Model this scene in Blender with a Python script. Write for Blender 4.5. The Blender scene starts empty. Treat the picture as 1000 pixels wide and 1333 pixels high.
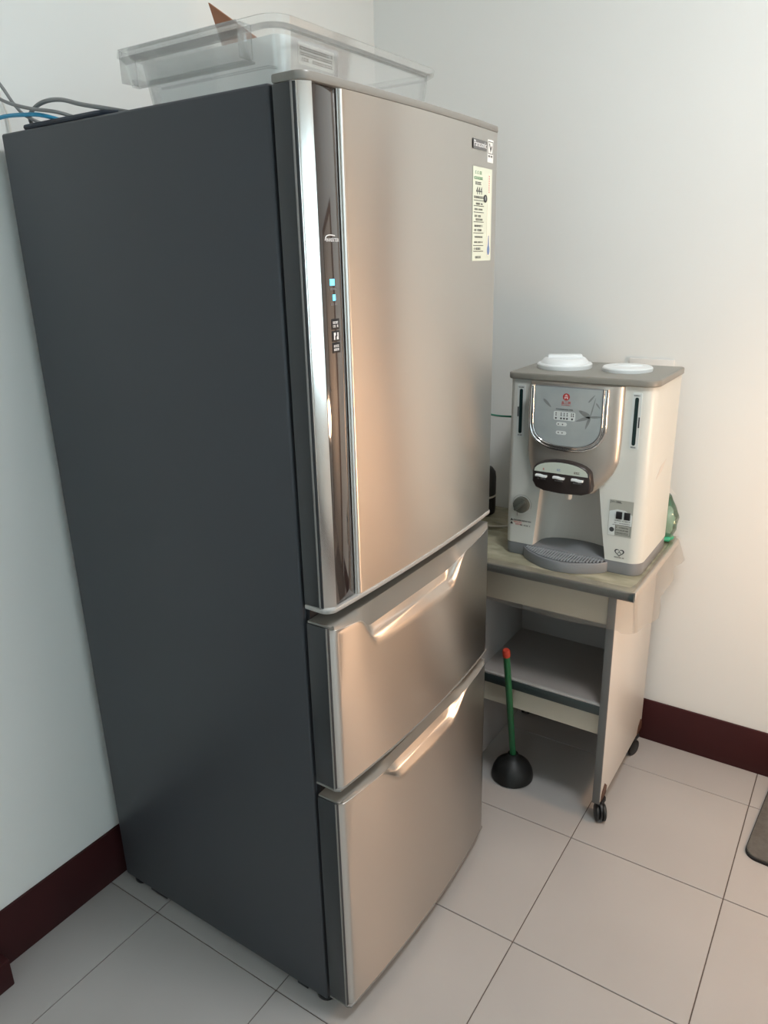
import bpy, bmesh, math, random
from mathutils import Matrix, Vector
random.seed(7)
PI = math.pi
scene = bpy.context.scene
C = scene.collection

# ------------------------------------------------------------------ camera
cam_d = bpy.data.cameras.new('camera')
cam = bpy.data.objects.new('camera', cam_d); C.objects.link(cam)
cam_d.sensor_fit = 'HORIZONTAL'; cam_d.sensor_width = 36.0
cam_d.lens = 966.566 / 1000 * 36.0
cam_d.clip_start = 0.02
CP = Vector((1.50568, -1.49067, 1.56056))
CF = Vector((-0.52653319, 0.78674131, -0.32218149))
CR = Vector((0.8352181, 0.54942385, -0.02332726))
CU = Vector((-0.15866168, 0.28137439, 0.94639047))
cam.matrix_world = Matrix(((CR.x, CU.x, -CF.x, CP.x), (CR.y, CU.y, -CF.y, CP.y), (CR.z, CU.z, -CF.z, CP.z), (0, 0, 0, 1)))
scene.camera = cam

# ------------------------------------------------------------------ world, exposure
w = bpy.data.worlds.new('world'); scene.world = w; w.use_nodes = True
w.node_tree.nodes['Background'].inputs[0].default_value = (0.70, 0.90, 0.98, 1)
w.node_tree.nodes['Background'].inputs[1].default_value = 3.8
vs = scene.view_settings
vs.view_transform = 'Standard'; vs.look = 'None'; vs.gamma = 1.0; vs.use_curve_mapping = False
vs.exposure = 0.15
# the room's two ceiling lamps (built further down): cool over the near end, warm in front of the refrigerator
COOL = dict(at=(1.55, -0.36), color=(0.97, 0.99, 1.0), strength=50.0, r=0.20)
WARM = dict(at=(1.98, 0.26, 0.95), color=(1.0, 0.63, 0.40), strength=52.0, r=0.10)
CEIL = 2.72

# ------------------------------------------------------------------ materials
def mat(name, col, rough=0.5, metal=0.0, spec=0.5, noise=None, bump=None, coat=0.0, emit=None, alpha=None, aniso=0.0, trans=0.0, ior=1.45):
    """noise=(scale, second colour, amount 0..1, stretch) ; bump=(scale, strength, distance, stretch)"""
    m = bpy.data.materials.new(name); m.use_nodes = True
    nt = m.node_tree; b = nt.nodes['Principled BSDF']
    b.inputs['Base Color'].default_value = (*col, 1)
    b.inputs['Roughness'].default_value = rough
    b.inputs['Metallic'].default_value = metal
    b.inputs['Specular IOR Level'].default_value = spec
    b.inputs['Coat Weight'].default_value = coat
    b.inputs['Coat Roughness'].default_value = 0.08
    b.inputs['IOR'].default_value = ior
    b.inputs['Transmission Weight'].default_value = trans
    if aniso:
        b.inputs['Anisotropic'].default_value = aniso
    if emit:
        b.inputs['Emission Color'].default_value = (*emit[0], 1); b.inputs['Emission Strength'].default_value = emit[1]
    def coords(stretch):
        tc = nt.nodes.new('ShaderNodeTexCoord'); mp = nt.nodes.new('ShaderNodeMapping')
        mp.inputs['Scale'].default_value = stretch
        nt.links.new(tc.outputs['Object'], mp.inputs['Vector']); return mp.outputs[0]
    if noise:
        sc, c2, amt = noise[:3]; st = noise[3] if len(noise) > 3 else (1, 1, 1)
        n = nt.nodes.new('ShaderNodeTexNoise'); n.inputs['Scale'].default_value = sc; n.inputs['Detail'].default_value = 5
        nt.links.new(coords(st), n.inputs['Vector'])
        r = nt.nodes.new('ShaderNodeMapRange'); r.inputs[1].default_value = 0.35; r.inputs[2].default_value = 0.68; r.inputs[4].default_value = amt
        nt.links.new(n.outputs['Fac'], r.inputs[0])
        mx = nt.nodes.new('ShaderNodeMix'); mx.data_type = 'RGBA'
        mx.inputs[6].default_value = (*col, 1); mx.inputs[7].default_value = (*c2, 1)
        nt.links.new(r.outputs[0], mx.inputs[0]); nt.links.new(mx.outputs[2], b.inputs['Base Color'])
    if bump:
        sc, stg, dist = bump[:3]; st = bump[3] if len(bump) > 3 else (1, 1, 1)
        n = nt.nodes.new('ShaderNodeTexNoise'); n.inputs['Scale'].default_value = sc; n.inputs['Detail'].default_value = 4
        nt.links.new(coords(st), n.inputs['Vector'])
        bp = nt.nodes.new('ShaderNodeBump'); bp.inputs['Strength'].default_value = stg; bp.inputs['Distance'].default_value = dist
        nt.links.new(n.outputs['Fac'], bp.inputs['Height']); nt.links.new(bp.outputs[0], b.inputs['Normal'])
    return m

def clear_mat(name, tint, haze_col, haze, gloss_rough=0.08, edge=0.35):
    """thin clear plastic: mostly see-through, a little milky, glossy at grazing angles"""
    m = bpy.data.materials.new(name); m.use_nodes = True
    nt = m.node_tree; N = nt.nodes; L = nt.links
    N.remove(N['Principled BSDF']); out = N['Material Output']
    tr = N.new('ShaderNodeBsdfTransparent'); tr.inputs[0].default_value = (*tint, 1)
    df = N.new('ShaderNodeBsdfDiffuse'); df.inputs[0].default_value = (*haze_col, 1)
    tl = N.new('ShaderNodeBsdfTranslucent'); tl.inputs[0].default_value = (*haze_col, 1)
    gl = N.new('ShaderNodeBsdfGlossy'); gl.inputs['Roughness'].default_value = gloss_rough
    d2 = N.new('ShaderNodeMixShader'); d2.inputs[0].default_value = 0.5; L.new(df.outputs[0], d2.inputs[1]); L.new(tl.outputs[0], d2.inputs[2])
    m1 = N.new('ShaderNodeMixShader'); m1.inputs[0].default_value = haze; L.new(tr.outputs[0], m1.inputs[1]); L.new(d2.outputs[0], m1.inputs[2])
    fr = N.new('ShaderNodeFresnel'); fr.inputs[0].default_value = 1.46
    mu = N.new('ShaderNodeMath'); mu.operation = 'MULTIPLY'; mu.inputs[1].default_value = edge; mu.use_clamp = True
    L.new(fr.outputs[0], mu.inputs[0])
    m2 = N.new('ShaderNodeMixShader'); L.new(mu.outputs[0], m2.inputs[0]); L.new(m1.outputs[0], m2.inputs[1]); L.new(gl.outputs[0], m2.inputs[2])
    L.new(m2.outputs[0], out.inputs[0])
    return m

M = {}
M['wall'] = mat('wall_paint', (0.77, 0.785, 0.765), 0.62, bump=(60, 0.08, 0.002), noise=(2.0, (0.745, 0.765, 0.745), 0.6))
M['ceil'] = mat('ceiling_paint', (0.74, 0.74, 0.72), 0.7, bump=(60, 0.08, 0.002))
M['skirt'] = mat('skirting_brown', (0.046, 0.012, 0.013), 0.45, spec=0.2, noise=(9, (0.038, 0.011, 0.012), 0.8))
M['tile'] = mat('floor_tile', (0.40, 0.385, 0.372), 0.30, spec=0.45, noise=(3.5, (0.37, 0.355, 0.342), 0.7), bump=(220, 0.10, 0.0006))
M['grout'] = mat('floor_grout', (0.085, 0.07, 0.06), 0.9, noise=(30, (0.13, 0.10, 0.085), 0.8))
M['side'] = mat('fridge_side_paint', (0.052, 0.056, 0.064), 0.42, spec=0.4, bump=(900, 0.04, 0.0003))
M['door_side'] = mat('door_side_plastic', (0.035, 0.039, 0.043), 0.30)
M['gasket'] = mat('gasket_black', (0.008, 0.009, 0.012), 0.5)
M['steel'] = mat('brushed_steel', (0.575, 0.545, 0.51), 0.30, metal=1.0, aniso=0.92, bump=(40, 0.03, 0.0005, (30, 30, 1)))
nt = M['steel'].node_tree; tg = nt.nodes.new('ShaderNodeTangent'); tg.direction_type = 'RADIAL'; tg.axis = 'Z'
nt.links.new(tg.outputs[0], nt.nodes['Principled BSDF'].inputs['Tangent']); nt.nodes['Principled BSDF'].inputs['Anisotropic Rotation'].default_value = 0.25
M['steel_bright'] = mat('bright_steel_trim', (0.92, 0.89, 0.86), 0.17, metal=1.0)
M['cap'] = mat('grey_plastic_cap', (0.215, 0.205, 0.185), 0.32)
M['rim_grey'] = mat('grey_rim', (0.20, 0.195, 0.185), 0.34)
M['cap_light'] = mat('pale_plastic_rim', (0.36, 0.35, 0.335), 0.32)
M['glass_black'] = mat('control_glass', (0.030, 0.025, 0.024), 0.04, spec=1.0, coat=1.0)
M['black'] = mat('black_plastic', (0.012, 0.012, 0.014), 0.38)
M['rubber'] = mat('black_rubber', (0.010, 0.011, 0.011), 0.48, bump=(40, 0.1, 0.001))
M['white_print'] = mat('white_print', (0.80, 0.80, 0.80), 0.5)
M['dark_print'] = mat('dark_print', (0.045, 0.047, 0.05), 0.6)
M['grey_print'] = mat('grey_print', (0.25, 0.25, 0.25), 0.6)
M['red_print'] = mat('red_print', (0.45, 0.035, 0.03), 0.6)
M['pink_print'] = mat('pink_print', (0.62, 0.22, 0.20), 0.6)
M['green_print'] = mat('green_print', (0.12, 0.30, 0.16), 0.6)
M['blue_print'] = mat('blue_print', (0.16, 0.24, 0.42), 0.6)
M['paper_green'] = mat('pale_green_label', (0.66, 0.70, 0.58), 0.5)
M['paper_cream'] = mat('cream_label', (0.78, 0.74, 0.62), 0.5)
M['paper'] = mat('white_label', (0.80, 0.80, 0.77), 0.5)
M['led'] = mat('blue_led', (0.05, 0.3, 0.8), 0.4, emit=((0.10, 0.62, 1.0), 3.0))
M['ivory'] = mat('ivory_plastic', (0.64, 0.655, 0.61), 0.33)
M['taupe'] = mat('taupe_plastic', (0.235, 0.225, 0.195), 0.33)
M['silver'] = mat('champagne_silver', (0.52, 0.48, 0.43), 0.33, metal=0.75)
M['chrome'] = mat('chrome', (0.82, 0.82, 0.82), 0.10, metal=1.0)
M['panel_grey'] = mat('display_film', (0.33, 0.37, 0.37), 0.22, noise=(9, (0.44, 0.47, 0.46), 0.8), coat=0.3)
M['flower'] = mat('flower_print', (0.21, 0.225, 0.22), 0.4)
M['pale_green'] = mat('pale_key_panel', (0.55, 0.60, 0.52), 0.4)
M['brown_black'] = mat('spout_block', (0.030, 0.023, 0.022), 0.30)
M['alcove'] = mat('alcove_beige', (0.64, 0.60, 0.54), 0.35)
M['base_grey'] = mat('base_blue_grey', (0.20, 0.21, 0.22), 0.36)
M['grille'] = mat('grille_blue_grey', (0.30, 0.325, 0.345), 0.4)
M['knob'] = mat('knob_grey', (0.105, 0.110, 0.092), 0.35)
M['lid_white'] = mat('lid_white', (0.78, 0.81, 0.81), 0.32)
M['gauge'] = mat('gauge_dark', (0.012, 0.03, 0.030), 0.15)
M['gauge_plate'] = mat('gauge_plate', (0.66, 0.70, 0.68), 0.4)
M['metal_label'] = mat('model_label', (0.40, 0.41, 0.36), 0.4)
M['board_white'] = mat('white_board', (0.66, 0.64, 0.60), 0.28, spec=0.55)
M['board_beige'] = mat('beige_board', (0.52, 0.47, 0.38), 0.45, noise=(6, (0.46, 0.41, 0.33), 0.6))
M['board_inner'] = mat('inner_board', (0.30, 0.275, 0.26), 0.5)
M['edge_grey'] = mat('grey_edging', (0.13, 0.13, 0.125), 0.4)
M['edge_teal'] = mat('dark_teal_edging', (0.030, 0.042, 0.042), 0.35)
M['bracket'] = mat('rusty_bracket', (0.10, 0.042, 0.022), 0.6, noise=(60, (0.05, 0.02, 0.012), 0.8))
M['marble'] = mat('marbled_cover', (0.44, 0.41, 0.30), 0.35, noise=(11, (0.19, 0.185, 0.12), 0.95, (1, 2.4, 1)), bump=(18, 0.25, 0.006))
M['vinyl'] = clear_mat('clear_vinyl', (0.985, 0.975, 0.96), (0.80, 0.74, 0.68), 0.09, 0.15, 0.40)
M['clear'] = clear_mat('clear_tray_plastic', (0.985, 0.99, 0.988), (0.93, 0.95, 0.94), 0.09, 0.06, 0.55)
M['milky'] = clear_mat('milky_plastic', (0.97, 0.98, 0.98), (0.95, 0.97, 0.965), 0.62, 0.2, 0.4)
M['kraft'] = mat('kraft_card', (0.30, 0.135, 0.075), 0.75, noise=(14, (0.24, 0.105, 0.06), 0.7))
M['wire_grey'] = mat('grey_cable', (0.20, 0.205, 0.205), 0.45)
M['wire_blue'] = mat('blue_cable', (0.03, 0.25, 0.42), 0.4)
M['wire_black'] = mat('black_cable', (0.012, 0.02, 0.035), 0.45)
M['wire_green'] = mat('green_tube', (0.02, 0.25, 0.16), 0.35)
M['wire_white'] = mat('white_cord', (0.70, 0.68, 0.62), 0.45)
M['green_handle'] = mat('green_handle', (0.012, 0.115, 0.040), 0.38)
M['red_cap'] = mat('red_cap', (0.36, 0.035, 0.018), 0.42)
M['bag_green'] = clear_mat('green_bag_plastic', (0.84, 0.95, 0.88), (0.42, 0.66, 0.50), 0.30, 0.12, 1.1)
M['bag_bottom'] = mat('green_bag_roll', (0.04, 0.36, 0.20), 0.4)
M['mat_grey'] = mat('mat_grey', (0.115, 0.108, 0.098), 0.85, bump=(300, 0.5, 0.002), noise=(60, (0.085, 0.08, 0.072), 0.8))
M['mat_shadow'] = mat('mat_edge_shadow', (0.012, 0.012, 0.012), 0.7)
M['plate_white'] = mat('switch_plate', (0.74, 0.73, 0.70), 0.35)
M['door_wood'] = mat('door_brown', (0.20, 0.115, 0.075), 0.4, noise=(5, (0.15, 0.08, 0.05), 0.8, (6, 6, 0.6)))
M['door_frame'] = mat('door_frame_cream', (0.72, 0.64, 0.55), 0.4)
M['lamp_body'] = mat('lamp_body', (0.8, 0.8, 0.8), 0.4)

# ------------------------------------------------------------------ helpers
WORLD = {}
def obj(name, bm, material, parent=None, smooth=True, sharp=38):
    """world-space bmesh (or mesh) -> one mesh object whose origin sits at the bottom centre of its box"""
    if isinstance(bm, bmesh.types.BMesh):
        me = bpy.data.meshes.new(name); bmesh.ops.recalc_face_normals(bm, faces=bm.faces[:]); bm.to_mesh(me); bm.free()
    else:
        me = bm; me.name = name
    xs = [v.co for v in me.vertices]
    c = Vector(((min(v.x for v in xs) + max(v.x for v in xs)) / 2, (min(v.y for v in xs) + max(v.y for v in xs)) / 2, min(v.z for v in xs)))
    me.transform(Matrix.Translation(-c))
    o = bpy.data.objects.new(name, me); C.objects.link(o)
    if name.endswith('_print'): o['kind'] = 'stuff'
    WORLD[o.name] = c
    if parent is not None:
        o.parent = parent; o.location = c - WORLD[parent.name]
    else:
        o.location = c
    if isinstance(material, (list, tuple)):
        for mm in material: me.materials.append(M[mm])
    else:
        me.materials.append(M[material])
    if smooth:
        me.polygons.foreach_set('use_smooth', [True] * len(me.polygons))
        me.set_sharp_from_angle(angle=math.radians(sharp))
    return o
def tag(o, label, cat, group=None):
    o['label'] = label; o['category'] = cat
    if group: o['group'] = group
    return o
def thing(name, loc, label, cat, group=None):
    o = bpy.data.objects.new(name, None); C.objects.link(o); o.location = loc; o.empty_display_size = 0.05
    WORLD[o.name] = Vector(loc)
    return tag(o, label, cat, group)
def struct(name, bm, material, parent=None, **k):
    o = obj(name, bm, material, parent, **k)
    if parent is None: o['kind'] = 'structure'
    return o

def box(x0, x1, y0, y1, z0, z1, bev=0.0, seg=2, bm=None):
    b = bmesh.new()
    bmesh.ops.create_cube(b, size=1.0)
    for v in b.verts:
        v.co = Vector((x0 + (v.co.x + .5) * (x1 - x0), y0 + (v.co.y + .5) * (y1 - y0), z0 + (v.co.z + .5) * (z1 - z0)))
    if bev:
        bmesh.ops.bevel(b, geom=b.edges[:], offset=bev, segments=seg, profile=0.5, affect='EDGES')
    return join(bm, b)
def join(a, b):
    if a is None: return b
    me = bpy.data.meshes.new('tmp'); b.to_mesh(me); b.free(); a.from_mesh(me); bpy.data.meshes.remove(me); return a
def prism(pts, axis, a, b, bev=0.0, seg=2, bm=None):
    """extrude a closed 2-D outline along an axis: 'Z' pts=(x,y), 'Y' pts=(x,z), 'X' pts=(y,z)"""
    m = bmesh.new()
    def P(p, t):
        return {'Z': (p[0], p[1], t), 'Y': (p[0], t, p[1]), 'X': (t, p[0], p[1])}[axis]
    lo = [m.verts.new(P(p, a)) for p in pts]; hi = [m.verts.new(P(p, b)) for p in pts]
    f1 = m.faces.new(lo); f2 = m.faces.new(hi[::-1]); n = len(pts)
    for i in range(n): m.faces.new((lo[i], hi[i], hi[(i + 1) % n], lo[(i + 1) % n]))
    bmesh.ops.recalc_face_normals(m, faces=m.faces[:])
    if bev:
        es = list({e for f in (f1, f2) for e in f.edges})
        bmesh.ops.bevel(m, geom=es, offset=bev, segments=seg, profile=0.5, affect='EDGES')
    return join(bm, m)
def rrect(x0, x1, y0, y1, r, n=6):
    """rounded rectangle outline; r = radius or four radii (x0y0, x1y0, x1y1, x0y1)"""
    if not isinstance(r, (list, tuple)): r = (r,) * 4
    cs = [(x0, y0, 1, 1, PI), (x1, y0, -1, 1, 1.5 * PI), (x1, y1, -1, -1, 0), (x0, y1, 1, -1, .5 * PI)]
    out = []
    for (x, y, sx, sy, a0), q in zip(cs, r):
        if q <= 0: out.append((x, y)); continue
        for i in range(n + 1):
            a = a0 + i / n * PI / 2
            out.append((x + sx * q + q * math.cos(a), y + sy * q + q * math.sin(a)))
    return out
def tube(pts, r, seg=8, bm=None, smooth_n=0, cap=True):
    pts = [Vector(p) for p in pts]
    if smooth_n:
        pts = catmull(pts, smooth_n)
    rr = r if isinstance(r, (list, tuple)) else [r] * len(pts)
    m = bmesh.new(); rings = []; up = None
    for i, p in enumerate(pts):
        t = (pts[min(i + 1, len(pts) - 1)] - pts[max(i - 1, 0)]).normalized()
        if up is None:
            up = t.orthogonal().normalized()
        up = (up - t * up.dot(t)); up = up.normalized() if up.length > 1e-6 else t.orthogonal().normalized()
        sd = t.cross(up)
        rings.append([m.verts.new(p + (up * math.cos(k / seg * 2 * PI) + sd * math.sin(k / seg * 2 * PI)) * rr[i]) for k in range(seg)])
    for a, b in zip(rings, rings[1:]):
        for k in range(seg): m.faces.new((a[k], a[(k + 1) % seg], b[(k + 1) % seg], b[k]))
    if cap:
        m.faces.new(rings[0][::-1]); m.faces.new(rings[-1])
    return join(bm, m)
def catmull(P, n):
    out = []
    Q = [P[0] * 2 - P[1]] + P + [P[-1] * 2 - P[-2]]
    for i in range(1, len(Q) - 2):
        for k in range(n):
            t = k / n; a, b, c, d = Q[i - 1], Q[i], Q[i + 1], Q[i + 2]
            out.append(0.5 * ((2 * b) + (c - a) * t + (2 * a - 5 * b + 4 * c - d) * t * t + (3 * b - a - 3 * c + d) * t ** 3))
    out.append(P[-1]); return out
def lathe(prof, cx, cy, seg=32, bm=None, axis=None, base=None, sq=None):
    """prof = [(r, h)], spun about +Z at (cx, cy), or about 'axis' from 'base'"""
    m = bmesh.new(); rings = []
    for r, h in prof:
        if r < 1e-6: rings.append([m.verts.new((0, 0, h))])
        else: rings.append([m.verts.new((r * math.cos(k / seg * 2 * PI), r * math.sin(k / seg * 2 * PI), h)) for k in range(seg)])
    for a, b in zip(rings, rings[1:]):
        for k in range(seg):
            k2 = (k + 1) % seg
            if len(a) == 1 and len(b) == 1: continue
            if len(a) == 1: m.faces.new((a[0], b[k], b[k2]))
            elif len(b) == 1: m.faces.new((a[k], a[k2], b[0]))
            else: m.faces.new((a[k], a[k2], b[k2], b[k]))
    for e in (rings[0], rings[-1]):
        if len(e) > 1: m.faces.new(e)
    if axis is not None:
        q = Vector((0, 0, 1)).rotation_difference(Vector(axis)).to_matrix().to_4x4()
        bmesh.ops.transform(m, matrix=Matrix.Translation(Vector(base)) @ q, verts=m.verts)
    else:
        bmesh.ops.translate(m, vec=(cx, cy, 0), verts=m.verts)
    return join(bm, m)
def boolean(a, b, op='DIFFERENCE'):
    res = []
    for i, x in enumerate((a, b)):
        bmesh.ops.recalc_face_normals(x, faces=x.faces[:])
        me = bpy.data.meshes.new('bool_tmp'); x.to_mesh(me); x.free()
        o = bpy.data.objects.new('bool_tmp', me); C.objects.link(o); res.append(o)
    md = res[0].modifiers.new('b', 'BOOLEAN'); md.operation = op; md.object = res[1]; md.solver = 'EXACT'
    dg = bpy.context.evaluated_depsgraph_get()
    out = bmesh.new(); out.from_mesh(res[0].evaluated_get(dg).to_mesh())
    for o in res:
        me = o.data; bpy.data.objects.remove(o); bpy.data.meshes.remove(me)
    return out
def text_bm(s, size, align='CENTER'):
    """flat lettering in the XY plane as a bmesh"""
    cu = bpy.data.curves.new('txt', 'FONT'); cu.body = s; cu.size = size; cu.align_x = align; cu.align_y = 'CENTER'
    cu.extrude = 0.00015; cu.resolution_u = 3
    o = bpy.data.objects.new('txt', cu); C.objects.link(o)
    dg = bpy.context.evaluated_depsgraph_get()
    me = bpy.data.meshes.new_from_object(o.evaluated_get(dg))
    bpy.data.objects.remove(o); bpy.data.curves.remove(cu)
    b = bmesh.new(); b.from_mesh(me); bpy.data.meshes.remove(me); return b
def remap(bm, fn):
    for v in bm.verts: v.co = Vector(fn(v.co))
    return bm
def bars(items, t=0.0003):
    """little printed strokes in a (u, v) plane: items = (u0, u1, v0, v1)"""
    b = None
    for u0, u1, v0, v1 in items: b = box(u0, u1, v0, v1, -t / 2, t / 2, bm=b)
    return b
def scribble(u0, u1, v, h, step=0.55, gap=0.22, seed=1):
    """a row of small square glyph-like strokes, for print too fine to read"""
    rnd = random.Random(seed); out = []; u = u0; wd = h * step * 1.5
    while u + wd <= u1 + 1e-9:
        if rnd.random() < 0.9:
            a = rnd.random()
            out.append((u, u + wd * .28, v - h * .5, v + h * .5))
            out.append((u + wd * .28, u + wd, v + h * (.15 + .2 * a), v + h * .5))
            out.append((u + wd * .4, u + wd, v - h * .5, v - h * (.1 + .25 * a)))
        u += wd * (1 + gap)
    return out

# ------------------------------------------------------------------ room shell
XB, YB = 0.0, 0.7696       # wall behind the refrigerator is X = 0, wall behind the dispenser is Y = YB
XR, YF = 3.3, -3.3
TK = 0.12
# floor: grout bed with every tile laid on it
floor = struct('floor', box(XB - TK, XR + TK, YF - TK, YB + TK, -0.08, -0.0025), 'grout', smooth=False)
GX, GY, T, J = 0.9879, 0.1935, 0.40, 0.0024
tile_mesh = {}
def add_tile(x0, x1, y0, y1):
    wx, wy = round(x1 - x0, 4), round(y1 - y0, 4)
    key = (wx, wy)
    if key not in tile_mesh:
        t = obj('tile', box(x0, x1, y0, y1, -0.010, 0.0, bev=0.0009, seg=1), 'tile', floor, smooth=False)
        tile_mesh[key] = t
    else:
        t = tile_mesh[key].copy(); C.objects.link(t)
        t.location = Vector(((x0 + x1) / 2, (y0 + y1) / 2, -0.010)) - WORLD['floor']
i0, i1 = -3, 7
for i in range(-3, 7):
    for j in range(-10, 3):
        x0, x1 = max(XB, GX + i * T + J / 2), min(XR, GX + (i + 1) * T - J / 2)
        y0, y1 = max(YF, GY + j * T + J / 2), min(YB, GY + (j + 1) * T - J / 2)
        if x1 - x0 > 0.012 and y1 - y0 > 0.012: add_tile(x0, x1, y0, y1)
struct('wall_back', box(XB - TK, XB, YF - TK, YB + TK, -0.0025, CEIL), 'wall', smooth=False)
# wall beside the dispenser, with its doorway further right
DX0, DX1, DZ = 1.58, 2.46, 1.97
bm = box(XB, DX0, YB, YB + TK, -0.0025, CEIL); bm = box(DX1, XR, YB, YB + TK, -0.0025, CEIL, bm=bm); bm = box(DX0, DX1, YB, YB + TK, DZ, CEIL, bm=bm)
struct('wall_right', bm, 'wall', smooth=False)
V0, V1, VZ0, VZ1 = 0.80, 1.90, 0.95, 2.10
bm = box(XB, V0, YF - TK, YF, -0.0025, CEIL); bm = box(V1, XR, YF - TK, YF, -0.0025, CEIL, bm=bm)
bm = box(V0, V1, YF - TK, YF, -0.0025, VZ0, bm=bm); bm = box(V0, V1, YF - TK, YF, VZ1, CEIL, bm=bm)
struct('wall_front', bm, 'wall', smooth=False)
# far wall (out of frame to the right) with a window
WX0, WX1, WZ0, WZ1 = -2.70, -0.80, 0.90, 2.10
bm = box(XR, XR + TK, YF - TK, WX0, -0.0025, CEIL); bm = box(XR, XR + TK, WX1, YB + TK, -0.0025, CEIL, bm=bm)
bm = box(XR, XR + TK, WX0, WX1, -0.0025, WZ0, bm=bm); bm = box(XR, XR + TK, WX0, WX1, WZ1, CEIL, bm=bm)
struct('wall_far', bm, 'wall', smooth=False)
struct('ceiling', box(XB - TK, XR + TK, YF - TK, YB + TK, CEIL, CEIL + 0.1), 'ceil', smooth=False)
BH, BT = 0.1506, 0.009
struct('baseboard_back', box(XB, XB + BT, YF, YB, 0.0, BH, bev=0.002), 'skirt')
struct('baseboard_right', box(XB + BT, DX0 - 0.05, YB - BT, YB, 0.0, BH, bev=0.002), 'skirt')
struct('baseboard_front', box(XB + BT, XR, YF, YF + BT, 0.0, BH, bev=0.002), 'skirt')
struct('baseboard_far', box(XR - BT, XR, YF + BT, YB, 0.0, BH, bev=0.002), 'skirt')
struct('trim_1', box(XB + BT, 0.068, -1.12, -0.917, 0.0, 0.075, bev=0.004), 'skirt')
def window(name, axis, a0, a1, z0, z1, g0, g1, f0, f1):
    wn = struct(name, prism(rrect(a0, a1, z0, z1, 0), axis, g0, g1), 'clear', smooth=False)
    mid = (a0 + a1) / 2
    for p, q_, r_, s_ in ((a0, a0 + .05, z0, z1), (a1 - .05, a1, z0, z1), (mid - .025, mid + .025, z0 + .05, z1 - .05), (a0 + .05, a1 - .05, z0, z0 + .05), (a0 + .05, a1 - .05, z1 - .05, z1)):
        obj('window_frame', box(f0, f1, p, q_, r_, s_, bev=.003) if axis == 'X' else box(p, q_, f0, f1, r_, s_, bev=.003), 'lamp_body', wn)
window('window_1', 'X', WX0, WX1, WZ0, WZ1, XR + .024, XR + .03, XR + .001, XR + .06)
window('fill_window', 'Y', V0, V1, VZ0, VZ1, YF - .03, YF - .024, YF - .06, YF - .001)  # unseen window added behind the camera for cool fill light
# brown door in a cream frame (only its mirror image shows in the refrigerator's control strip)
dr = struct('door_1', box(DX0 + .105, DX1 - .045, YB + .004, YB + .045, 0.006, DZ - .045, bev=0.002), 'door_frame')
for a in ((DX0, DX0 + .100, 0.0, DZ), (DX1 - .045, DX1, 0.0, DZ), (DX0 + .100, DX1 - .045, DZ - .045, DZ)):
    obj('door_frame', box(a[0], a[1], YB - 0.012, YB + 0.09, a[2], a[3], bev=0.003), 'door_wood', dr)
for z in (0.35, 1.65):
    obj('hinge', tube([(DX0 + .103, YB - .006, z), (DX0 + .103, YB - .006, z + .10)], .008), 'black', dr)
obj('door_handle', tube([(DX1 - .10, YB + .02, 1.0), (DX1 - .10, YB - .03, 1.0), (DX1 - .22, YB - .03, 1.0)], .009, smooth_n=4), 'chrome', dr)
obj('door_panel', box(DX0 + .17, DX1 - .14, YB - .003, YB + .006, 1.05, 1.80, bev=0.004), 'door_frame', dr)
obj('door_panel', box(DX0 + .17, DX1 - .14, YB - .003, YB + .006, 0.18, 0.90, bev=0.004), 'door_frame', dr)

def ceiling_lamp(cfg, label):
    x, y = cfg['at']; r = cfg['r']
    t = thing('ceiling_lamp', (x, y, CEIL - 0.09), label, 'lamp')
    obj('lamp_base', lathe([(0, CEIL), (r * 1.04, CEIL), (r * 1.04, CEIL - .03), (0, CEIL - .03)], x, y, 40), 'lamp_body', t)
    M['glow_' + label] = mat('lamp_glow', (1, 1, 1), 0.5, emit=(cfg['color'], cfg['strength']))
    obj('diffuser', lathe([(r, CEIL - .03), (r * .98, CEIL - .055), (r * .8, CEIL - .078), (r * .4, CEIL - .088), (0, CEIL - .09)], x, y, 40), 'glow_' + label, t)
ceiling_lamp(COOL, 'round cool white ceiling lamp over the near end of the room')
def pendant_lamp(cfg, label):
    x, y, z = cfg['at']; r = cfg['r']
    t = thing('pendant_lamp', (x, y, z - r), label, 'lamp')
    M['glow_' + label] = mat('lamp_glow', (1, 1, 1), 0.5, emit=(cfg['color'], cfg['strength']))
    obj('globe', lathe([(0, z - r)] + [(r * math.sin(k / 16 * PI), z - r * math.cos(k / 16 * PI)) for k in range(1, 16)] + [(0, z + r)], x, y, 32), 'glow_' + label, t)
    obj('lamp_holder', lathe([(0, z + r - .004), (.030, z + r - .004), (.030, z + r + .05), (.012, z + r + .07), (0, z + r + .07)], x, y, 24), 'lamp_body', t)
    obj('cord', tube([(x, y, z + r + .06), (x, y, CEIL - .02)], .004), 'wire_white', t)
    obj('ceiling_rose', lathe([(0, CEIL - .025), (.04, CEIL - .025), (.05, CEIL), (0, CEIL)], x, y, 24), 'lamp_body', t)
pendant_lamp(WARM, 'warm white globe pendant lamp hanging in front of the refrigerator')

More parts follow.
